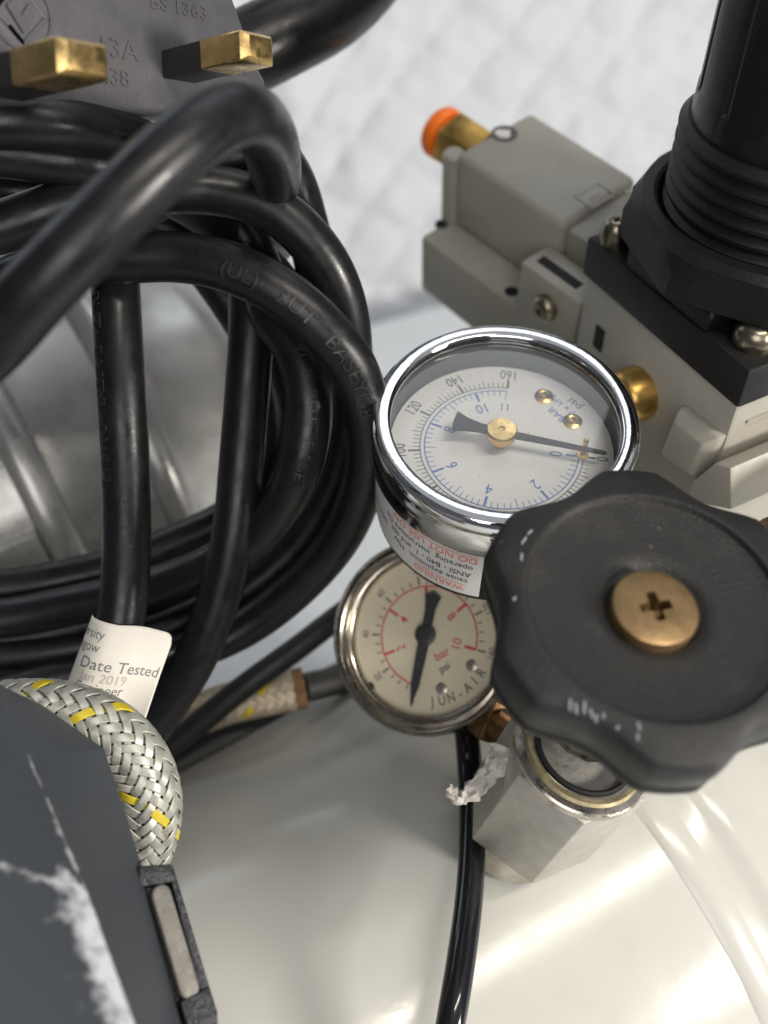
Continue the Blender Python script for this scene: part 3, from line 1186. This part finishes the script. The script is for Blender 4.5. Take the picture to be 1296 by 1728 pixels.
b.lathe(frame_z(hub, SA, RT), [(2.0, -.2), (2.0, .35), (1.7, .5), (.3, .55), (.02, .5)], 24)
b.lathe(frame_z(hub, SA, RT), [(.9, -1.0), (.9, -.2)], 12)
b.build('hub', M['needle'], needle)
b = MB()
b.lathe(sfz, [(14.85, -2.7), (.02, -2.6), (.02, -3.0), (14.85, -3.1)], 56)
b.build('lens', M['glass'], t)
# square brass stem to the valve body
st0 = sfz(0, 0, -11.5) + dn * 15.0
st1 = BO - BA * 9
sd = (st1 - st0).normalized()
bf = frame_z(st0, sd, SA)
b = MB()
b.prism(bf, hexagon(5.4, math.pi / 4, 4), 0, 11)
b.build('square_stem', M['brownbrass'], t, bevel=.5)
b = MB()
b.lathe(bf, [(3.6, 10.5), (3.6, (st1 - st0).length - 9.5)], 24)
b.build('threaded_neck', M['brownbrass'], t)

# shred of sealing tape at the joint
b = MB()
pts = catmull([P(850, 1258, 168), P(838, 1290, 167), P(820, 1312, 167), P(797, 1336, 168), P(778, 1346, 168), P(764, 1338, 168), P(759, 1328, 167)], 10)
T = path_frames(pts)
vs = []
wd = lambda u: (1.5 * (1 - u) ** .8 + .55) * (1 + .35 * noise.noise((u * 9, 2, 0)))
K = 7
for i, (p, tt, nn, bb) in enumerate(T):
    u = i / (len(T) - 1)
    for k in range(K):
        s_ = (k / (K - 1) - .5)
        vs.append(p + bb * (s_ * wd(u) * 2 * (1 + .35 * noise.noise((u * 20, s_ * 2, 4)))) + tt * (.5 * noise.noise((u * 14, s_ * 5, 1))) + nn * (1.3 * noise.noise((u * 9, s_ * 5, 7)) - 1.6 * s_ * s_))
fs = [(i * K + k, i * K + k + 1, (i + 1) * K + k + 1, (i + 1) * K + k) for i in range(len(T) - 1) for k in range(K - 1)]
b.add(vs, fs, 0, True)
o = b.build('sealing_tape', M['tape'])
sm = o.modifiers.new('thickness', 'SOLIDIFY')
sm.thickness = .00016
tag(o, 'ragged white curl of sealing tape hanging at the joint below the small gauge', 'tape')

# ================================================================== POWER CORD (coil)
CRD = 4.0
t = thing('power_cord', 'coil of thick black rubber mains cord with embossed lettering', 'power cord', P(400, 900, 200))
paths = {
    'front': [(-260, 560, 150), (-160, 660, 128), (-40, 600, 122), (70, 482, 117), (180, 368, 116), (285, 265, 118), (365, 204, 122), (418, 196, 127), (452, 234, 140), (464, 285, 160), (468, 330, 184), (465, 410, 210)],
    'embossed': [(-120, 560, 190), (0, 480, 176), (110, 445, 171), (200, 437, 168), (300, 434, 167), (390, 452, 166), (480, 498, 166), (550, 560, 168), (600, 630, 172), (622, 720, 180), (612, 820, 190), (565, 920, 200), (480, 1010, 206), (380, 1075, 208), (240, 1120, 204), (100, 1150, 198), (-60, 1180, 190), (-250, 1100, 190)],
    'outer': [(-200, 420, 165), (-40, 395, 164), (120, 345, 164), (250, 320, 166), (370, 322, 170), (460, 352, 173), (530, 415, 176), (572, 490, 180), (590, 580, 186), (590, 700, 196), (560, 820, 204), (490, 930, 210), (380, 1010, 212), (230, 1075, 210), (60, 1110, 205), (-150, 1120, 200)],
    'under': [(-200, 250, 160), (-60, 250, 158), (60, 262, 160), (180, 285, 164), (300, 330, 178), (400, 400, 190), (470, 480, 193), (540, 600, 196), (545, 720, 200), (515, 830, 206), (440, 920, 212), (320, 990, 214), (150, 1045, 210), (0, 1075, 206), (-150, 1060, 200)],
    'top': [(-200, 220, 152), (-60, 206, 150), (60, 206, 152), (160, 222, 158), (260, 256, 168), (350, 320, 184), (430, 430, 190), (455, 520, 182), (500, 590, 180), (522, 680, 180), (508, 780, 182), (470, 860, 188), (400, 930, 194), (280, 985, 200), (130, 1020, 203), (-20, 1045, 203), (-160, 1030, 200)],
    'hook': [(250, 340, 178), (330, 296, 177), (400, 262, 176), (455, 262, 177), (492, 305, 181), (520, 390, 190), (540, 480, 196)],
    'back': [(-200, 330, 178), (-60, 320, 178), (60, 325, 178), (180, 350, 184), (300, 400, 200), (420, 560, 205), (470, 700, 208), (450, 800, 212), (390, 870, 214), (300, 915, 214), (200, 955, 212), (60, 985, 210), (-80, 1000, 208)],
    'upright': [(196, 360, 182), (194, 440, 178), (196, 500, 175), (204, 640, 174), (212, 780, 175), (214, 900, 175), (211, 980, 174.6), (206, 1030, 174.8), (200, 1060, 175), (187, 1125, 175.4), (170, 1210, 175.9)],
    'inner': [(400, 400, 192), (420, 470, 187), (424, 540, 186), (418, 650, 187), (408, 770, 188), (396, 890, 190), (372, 1000, 193), (330, 1110, 196), (280, 1190, 199), (210, 1290, 205)],
}
cords = {}
for k, pp in paths.items():
    pts = px_path(pp, 14)
    cords[k] = pts
    b = MB()
    b.tube(pts, CRD, 28)
    b.build('cord_loop', M['rubber'], t, sharp=60)


def cord_text(key, s, px0, px1, size, off, sx=1.0, rev=False):
    """raised lettering along a loop, between two picture points; off = angle round the cord from the side facing the viewer"""
    pts = cords[key]
    i0 = min(range(len(pts)), key=lambda i: (V(proj(pts[i])) - V(px0)).length)
    i1 = min(range(len(pts)), key=lambda i: (V(proj(pts[i])) - V(px1)).length)
    seg = pts[i0:i1 + 1] if i1 > i0 else pts[i1:i0 + 1][::-1]
    dist = [0.0]
    for a_, c_ in zip(seg, seg[1:]):
        dist.append(dist[-1] + (c_ - a_).length)

    def at(x):
        x = max(0, min(x, dist[-1] - 1e-6))
        j = 0
        while j < len(dist) - 2 and dist[j + 1] < x:
            j += 1
        f = (x - dist[j]) / max(dist[j + 1] - dist[j], 1e-9)
        return seg[j].lerp(seg[j + 1], f), (seg[min(j + 2, len(seg) - 1)] - seg[max(j - 1, 0)]).normalized()

    def fn(x, y, z):
        p, tt = at(x)
        view = (CAM - p)
        nn = (view - tt * view.dot(tt)).normalized()
        side = nn.cross(tt)
        a = off + y / CRD
        return p + (nn * math.cos(a) + side * math.sin(a)) * (CRD + z)
    m_ = MB()
    put_text(m_, s, size, fn, extrude=.17, align='LEFT', sx=sx)
    m_.build('cord_lettering', M['emboss'], t)


cord_text('embossed', '(UL)·  BUT   BASEYL-8', (385, 452), (625, 700), 2.3, -.10, 1.12)
cord_text('upright', 'BUT·  EASEYL  8·WU-L', (196, 500), (214, 960), 1.9, -1.0, 1.25)
cord_text('top', 'YL-8  BUT·  EASEY', (500, 590), (505, 800), 1.8, .1, 1.2)

# thin cables that run behind the coil, along the tank
b = MB()
b.tube(px_path([(180, 1330, 225), (290, 1258, 222), (400, 1168, 220), (500, 1095, 222), (600, 1020, 226), (700, 960, 232)], 10), 2.6, 18)
tag(b.build('thin_cable', M['rubber_dull']), 'thin black cable running diagonally over the far braided hose', 'cable')
b = MB()
b.tube(px_path([(200, 1340, 232), (320, 1282, 236), (430, 1225, 240), (520, 1180, 246), (640, 1120, 254), (760, 1040, 262)], 10), 5.0, 20)
tag(b.build('thick_cable', M['rubber_dull']), 'thick black cable lying along the upper edge of the white tank', 'cable')

# ================================================================== INSPECTION TAG on the upright cord
tp = cords['upright']
j0 = min(range(len(tp)), key=lambda i: abs(proj(tp[i])[1] - 1046))
top_c = tp[j0]
TF = [top_c, None]
j1 = min(range(len(tp)), key=lambda i: abs(proj(tp[i])[1] - 1150))
bot_c = tp[j1]
ydir = (top_c - bot_c).normalized()
view = (CAM - top_c)
nn = (view - ydir * view.dot(ydir)).normalized()
xdir = ydir.cross(nn)
tg = Fr(top_c, xdir, ydir, nn)
TRad = CRD + .6


def tagpt(u, v, lift=0.0):
    """u mm across (u<0 wraps round the cord, u>0 runs off to the right), v mm down from the top edge"""
    if u < 0:
        a = u / TRad                        # around the cord
        x, z = TRad * math.sin(a), TRad * math.cos(a)
        nx, nz2 = math.sin(a), math.cos(a)
    else:
        a = min(u / (TRad * 1.6), .62)
        x = TRad * 1.6 * math.sin(a) + max(0, u - .62 * TRad * 1.6) * math.cos(.62)
        z = TRad - TRad * 1.6 * (1 - math.cos(a)) - max(0, u - .62 * TRad * 1.6) * math.sin(.62) * .8 + .025 * u * u * (v / 14)
        nx, nz2 = math.sin(a), math.cos(a)
    shear = -.15 * v
    if u > 0:
        z += .45 * math.sin(v / 4.2 + u / 3.5) * min(1, u / 5) + .012 * u * u
        v = v - .35 * math.sin(u / 2.2) * max(0, 1 - v / 9)
    return tg(x + nx * lift + shear, -v, z + nz2 * lift)


nu, nv = 44, 24
vs = []
UW0, UW1, VH = -7.2, 10.6, 17.5
for j in range(nv + 1):
    for i in range(nu + 1):
        u = UW0 + (UW1 - UW0) * i / nu
        v = VH * j / nv
        # rounded free corners
        if u > UW1 - 2:
            k = (u - (UW1 - 2)) / 2
            ins = 2 * (1 - math.sqrt(max(0, 1 - k * k)))
            v = ins + (VH - 2 * ins) * j / nv
        vs.append(tagpt(u, v))
b = MB()
b.add(vs, [(j * (nu + 1) + i, j * (nu + 1) + i + 1, (j + 1) * (nu + 1) + i + 1, (j + 1) * (nu + 1) + i) for j in range(nv) for i in range(nu)], 0, True)
tagroot = thing('inspection_tag', 'ivory paper test tag wrapped round the upright black cord', 'tag', tagpt(4, 8))
o = b.build('paper', M['tagpaper'], tagroot, sharp=180)
sm = o.modifiers.new('thickness', 'SOLIDIFY')
sm.thickness = .0002
sm.offset = -1
b = MB()
put_text(b, 'University', 1.7, lambda x, y, z: tagpt(x - 10.4, 2.2 - y, .06), align='LEFT', sx=.92)
put_text(b, 'of Glasgow', 1.7, lambda x, y, z: tagpt(x - 11.4, 4.4 - y, .06), align='LEFT', sx=.92)
put_text(b, 'Date Tested', 1.95, lambda x, y, z: tagpt(x - 4.4, 7.1 - y, .06), align='LEFT', sx=1.08)
put_text(b, 'Engineer', 1.7, lambda x, y, z: tagpt(x - 3.6, 11.0 - y, .06), align='LEFT', sx=1.0)
b.build('printed_lettering', M['tagink'], tagroot)
b = MB()
put_text(b, 'Jan 2019', 1.6, lambda x, y, z: tagpt(x - 3.4, 9.2 - y, .06), align='LEFT', sx=1.05)
b.build('pencil_writing', M['pencil'], tagroot)


# ================================================================== BRAIDED HOSES
def braided(root, pts, R, ncar, pitch_k, wmat_, ymat, yellow_every, wires=5, up=None, wfac=.92):
    """two sets of flat wire bands, over two and under two, round a bent core; each band is a part"""
    T = path_frames(pts, up)
    dist = [0.0]
    for a_, c_ in zip(T, T[1:]):
        dist.append(dist[-1] + (c_[0] - a_[0]).length)
    Ltot = dist[-1]

    def at(s):
        s = max(0, min(s, Ltot - 1e-6))
        lo, hi = 0, len(dist) - 1
        while hi - lo > 1:
            m_ = (lo + hi) // 2
            if dist[m_] <= s:
                lo = m_
            else:
                hi = m_
        f = (s - dist[lo]) / max(dist[hi] - dist[lo], 1e-9)
        A, Bq = T[lo], T[hi]
        return A[0].lerp(Bq[0], f), A[2].lerp(Bq[2], f).normalized(), A[3].lerp(Bq[3], f).normalized()
    b = MB()
    b.tube(pts, R - .62, 28)
    b.build('hose_core', M['hosecore'], root)
    turn = 2 * math.pi * R * pitch_k         # length along the hose for one turn of a band
    ysel = set()
    for ypt in (yellow_every or ()):                          # the tracer is the band that shows at this point
        bd, yc = 1e9, 0
        for c in range(ncar):
            for i in range(0, 400):
                s = Ltot * i / 400
                ang = -2 * math.pi * s / turn + 2 * math.pi * c / ncar
                v_ = 2 * c - 2 * ncar * s / turn
                if -math.sin(math.pi * v_ / 2 + math.pi / 4) < .8:
                    continue
                p_, n_, b_ = at(s)
                dr = n_ * math.cos(ang) + b_ * math.sin(ang)
                if dr.dot(CAM - p_) < 0:
                    continue
                e = (V(proj(p_ + dr * R)) - V(ypt)).length
                if e < bd:
                    bd, yc = e, c
        ysel.add(yc)
    for d in (1, -1):
        for c in range(ncar):
            n = max(40, int(Ltot / .45))
            bw = 2 * math.pi * R / ncar / math.sqrt(1 + 1 / pitch_k ** 2) * pitch_k * wfac / pitch_k
            K = 2 * wires + 1
            vs = []
            for i in range(n + 1):
                s = Ltot * i / n
                ang = d * 2 * math.pi * s / turn + 2 * math.pi * c / ncar
                # where this band meets the other set: count crossings along the band
                x = 2 * ncar * s / turn
                v_ = (x + 2 * c) if d > 0 else (2 * c - x)
                h = .30 * d * max(-1, min(1, 1.7 * math.sin(math.pi * v_ / 2 + math.pi / 4)))
                p, nn_, bb_ = at(s)
                # band centreline tangent on the cylinder: across direction = mix of axial and tangential
                al_ = math.atan2(2 * math.pi * R / turn, 1) * d
                for k in range(K):
                    q_ = (k / (K - 1) - .5) * bw
                    da = q_ * math.cos(al_) / R
                    ds = -q_ * math.sin(al_)
                    p2, n2, b2 = at(s + ds)
                    a2 = ang + da
                    rad = R + h + (.17 if k % 2 else -.13)
                    vs.append(p2 + (n2 * math.cos(a2) + b2 * math.sin(a2)) * rad)
            fs = [(i * K + k, i * K + k + 1, (i + 1) * K + k + 1, (i + 1) * K + k) for i in range(n) for k in range(K - 1)]
            b = MB()
            b.add(vs, fs, 0, True)
            ye = d == -1 and c in ysel
            b.build('braid_band', ymat if ye else wmat_, root, sharp=180, label='yellow tracer band of the braid' if ye else None)


hp = px_path([(-160, 1250, 160), (-60, 1222, 160), (30, 1208, 160), (110, 1212, 161), (180, 1240, 162), (228, 1292, 163), (247, 1355, 164), (236, 1425, 166), (200, 1490, 170), (150, 1550, 176)], 12)
t = thing('braided_hose', 'grey wire-braided hose with yellow tracers bending round the slate grey cover', 'hose', P(240, 1350, 160))
braided(t, hp, 5.15, 14, .85, M['braid'], M['yellow'], ((148, 1190), (255, 1385)), wfac=.78)
hp2 = px_path([(200, 1265, 232), (285, 1228, 230), (370, 1192, 228), (440, 1175, 228), (515, 1160, 229)], 12)
t = thing('rusty_hose', 'blurred braided hose with rusty ferrules behind the small gauge', 'hose', P(450, 1190, 232))
braided(t, hp2, 4.0, 10, .85, M['braidrust'], M['yellow'], ((447, 1172),), wires=3)
for (c0, c1) in ((0, 16), (len(hp2) - 4, len(hp2))):
    b = MB()
    b.tube(hp2[c0:c1], 4.5, 24)
    b.build('ferrule', M['rust'], t, bevel=.3)
b = MB()
b.tube([P(512, 1161, 229), P(570, 1148, 233), P(640, 1130, 242)], 3.2, 20)
b.build('end_fitting', M['hosecore'], t)

# ================================================================== BLACK AIR LINE down the tank
b = MB()
b.tube(px_path([(760, 1090, 214), (780, 1180, 205), (790, 1260, 196), (797, 1360, 187), (796, 1450, 180), (790, 1530, 174), (778, 1620, 168), (762, 1720, 163), (738, 1860, 160)], 12), 2.35, 24)
tag(b.build('air_line', mat('glossy_black_tube', (.012, .012, .015), .12, bump=(300, .02))), 'glossy black air tube hanging down in front of the white tank', 'tube')

# ================================================================== MAINS PLUG
PA = axis_from(330, 90, .74, .97, -.24)
PO = P(290, 128, 165)
pu = (RT * 1 + UP * .03)
pfz = frame_z(PO, PA, pu)
t = thing('mains_plug', 'dark grey three-pin mains plug lying face up with brass pins', 'plug', PO - PA * 12)


def pp_(px, py):
    h = hitplane(px, py, PO, PA) - PO
    return (h.dot(pfz.x), h.dot(pfz.y))


b = MB()
poly = [pp_(-120, -120), pp_(-120, 160), pp_(150, 190), pp_(290, 196), pp_(440, 172), pp_(454, 140), pp_(436, 108), pp_(398, 0), pp_(360, -110)]
b.prism(pfz, poly[::-1], -22, 0)
b.build('plug_body', M['plug'], t, bevel=1.3, seg=3)
# moulded lettering and the diamond mark
b = MB()


def ptxt(s, px, py, size, al='CENTER', sx=1.0):
    x0, y0 = pp_(px, py)
    put_text(b, s, size, lambda x, y, z: pfz(x0 + x, y0 + y, .02 + z), extrude=.18, align=al, sx=sx)


ptxt('BS 1363', 302, 14, 2.0, sx=1.28)
ptxt('13A', 198, 84, 2.9, sx=1.15)
ptxt('.38', 198, 132, 2.4, sx=1.15)
b.build('plug_lettering', M['plug'], t)
b = MB()
x0, y0 = pp_(34, 22)
mf = frame_z(pfz(x0, y0, 0), PA, pu)
b.lathe(mf, [(5.0, -.1), (5.0, .3), (4.5, .3), (4.5, -.1)], 48)
for k in range(4):
    a = math.radians(90 * k)
    a2 = math.radians(90 * (k + 1))
    b.prism(mf, [(4.3 * math.cos(a), 4.3 * math.sin(a)), (4.3 * math.cos(a2), 4.3 * math.sin(a2)), (3.6 * math.cos(a2), 3.6 * math.sin(a2)), (3.6 * math.cos(a), 3.6 * math.sin(a))], -.1, .3)
b.prism(mf, [(-2.2, .6), (0, -2.6), (2.2, .6), (1.2, 1.4), (0, -.4), (-1.2, 1.4)], -.1, .45)
b.build('certification_mark', M['plug'], t)


def pin(px, py, wx, wy, ln, sl):
    """px,py: the middle of the pin's end"""
    q = hitplane(px, py, PO + PA * ln, PA)
    f = frame_z(q - PA * ln, PA, pu)
    b = MB()
    b.prism(f, rounded(-wx / 2, wx / 2, -wy / 2, wy / 2, .25, 2), sl, ln, ins=(1.15, 1.0))
    p = b.build('pin', M['goldbrass'], t, bevel=.12)
    if sl > 0:
        b = MB()
        b.prism(f, rounded(-wx / 2 + .05, wx / 2 - .05, -wy / 2 + .05, wy / 2 - .05, .25, 2), -1, sl - .02)
        b.build('pin_sleeve', M['sleeve'], p)


pin(440, 80, 6.6, 4.2, 18.6, 9.0)
pin(146, 98, 7.6, 4.4, 20, 9.0)
# the plug's thick lead
t2 = thing('thick_lead', 'thick black rubber hose curving out of the frame behind the plug', 'hose', P(560, 40, 215))
b = MB()
b.tube(px_path([(250, 160, 205), (370, 110, 207), (470, 62, 210), (560, 12, 216), (630, -60, 224), (680, -170, 235)], 10), 8.0, 32)
b.build('hose_body', M['rubber'], t2)
b = MB()
q = px_path([(583, 30, 212), (600, 22, 213), (616, 12, 214)], 6)
b.tube(q, .8, 10)
b.build('painted_reflection', M['redglint'], t2)  # strip standing for a reddish reflection on the black hose

# ================================================================== SLATE GREY COVER with clip
def worn(poly3, p):
    best_ = 1e9
    for (a_, c_, k_, bias) in poly3:
        ab = c_ - a_
        tt = max(0, min(1, (p - a_).dot(ab) / ab.dot(ab)))
        off = p - (a_ + ab * tt)
        kk = k_
        if isinstance(k_, tuple):               # scuffed much further on one side of the edge
            kk = k_[0] if off.dot(k_[2]) > 0 else k_[1]
        best_ = min(best_, off.length * kk + bias)
    return best_


E0, E1, E2 = P(48, 1275, 138), P(146, 1506, 127), P(252, 1800, 115)
R0, R1, R2 = P(176, 1264, 151), P(242, 1470, 148), P(340, 1800, 146)
L0, L1, L2 = P(-20, 1146, 140), P(-170, 1400, 116), P(-170, 1850, 100)
TT = P(72, 1190, 151)
bad = [(E0, E1, .9, .62), (E1, E2, (2.2, .21, R1 - E1), 0), (L1, E1, .5, .55)]
t = thing('slate_cover', 'slate grey moulded cover with paint rubbed white along its edges', 'cover', P(80, 1600, 150))
b = MB()


def patch(a_, b_, c_, d_, n=46, m_=60):
    vs = []
    for j in range(m_ + 1):
        for i in range(n + 1):
            u, v = i / n, j / m_
            p = (a_ * (1 - u) + b_ * u) * (1 - v) + (d_ * (1 - u) + c_ * u) * v
            vs.append(p)
    b.add(vs, [(j * (n + 1) + i, j * (n + 1) + i + 1, (j + 1) * (n + 1) + i + 1, (j + 1) * (n + 1) + i) for j in range(m_) for i in range(n)], 0, True)


patch(E0, R0, R1, E1)
patch(E1, R1, R2, E2)
patch(L0, E0, E1, L1)
patch(L0, TT, R0, E0)
patch(L1, E1, E2, L2)
dp = (ray(150, 1350).normalized() * 1.0 - RT * .35 - UP * .1) * 5
for x_, y_ in ((L0, TT), (TT, R0), (R0, R1), (R1, R2)):
    patch(x_, y_, y_ + dp, x_ + dp, 12, 6)
cov = b.build('cover_body', M['cover'], t, sharp=28)
at_ = cov.data.attributes.new('edge', 'FLOAT', 'POINT')
for i, v in enumerate(cov.data.vertices):
    at_.data[i].value = worn(bad, v.co / S)
# clip frame
cy = (P(335, 1700, 143) - P(258, 1470, 147)).normalized() * -1
cn = (CAM - P(295, 1580, 146)).normalized()
cn = (cn - cy * cn.dot(cy)).normalized()
cn = (cn - cy.cross(cn) * -.25).normalized()
cfz = Fr(P(284, 1580, 144.5), cy.cross(cn), cy, cn)


def cp_(px, py):
    h = hitplane(px, py, cfz.o, cn) - cfz.o
    return (h.dot(cfz.x), h.dot(cfz.y))


b = MB()
b.prism(cfz, [cp_(228, 1466), cp_(288, 1460), cp_(366, 1706), cp_(366, 1800), cp_(300, 1800)], -6, -1.6)
b.prism(cfz, [cp_(230, 1462), cp_(287, 1458), cp_(296, 1488), cp_(234, 1498)], -2, .6)
b.prism(cfz, [cp_(302, 1690), cp_(352, 1664), cp_(366, 1706), cp_(370, 1790), cp_(330, 1790)], -2, .6)
b.prism(cfz, [cp_(281, 1458), cp_(292, 1458), cp_(364, 1695), cp_(341, 1690)], -2, .1)
b.build('clip_frame', mat('slate_clip_plastic', (.022, .024, .030), .42, bump=(1000, .8), rvar=.1), t, bevel=.45)
b = MB()
c0, c1 = cp_(272, 1510), cp_(319, 1668)
ang = math.atan2(c1[1] - c0[1], c1[0] - c0[0])
ln = math.hypot(c1[0] - c0[0], c1[1] - c0[1])
cap = []
for i in range(9):
    a = ang + math.pi / 2 + math.pi * i / 8
    cap.append((c0[0] + 1.4 * math.cos(a), c0[1] + 1.4 * math.sin(a)))
for i in range(9):
    a = ang - math.pi / 2 + math.pi * i / 8
    cap.append((c1[0] + 1.4 * math.cos(a), c1[1] + 1.4 * math.sin(a)))
b.prism(cfz, cap, -2, .35)
b.build('metal_insert', M['insert'], t, bevel=.35, seg=3)

# ================================================================== small brass fitting at the right edge
b = MB()
ff = frame_z(P(1345, 880, 172), V((.9, .3, .25)), Z)
b.lathe(ff, [(.02, -6), (2.2, -6), (2.6, -5), (2.6, 3), (3.2, 3.4), (3.2, 9)], 24)
b.prism(ff, hexagon(4.0), 4, 12)
tag(b.build('brass_elbow', M['brownbrass'], None, bevel=.3), 'browned brass fitting peeping out behind the handwheel at the right edge', 'pipe fitting')
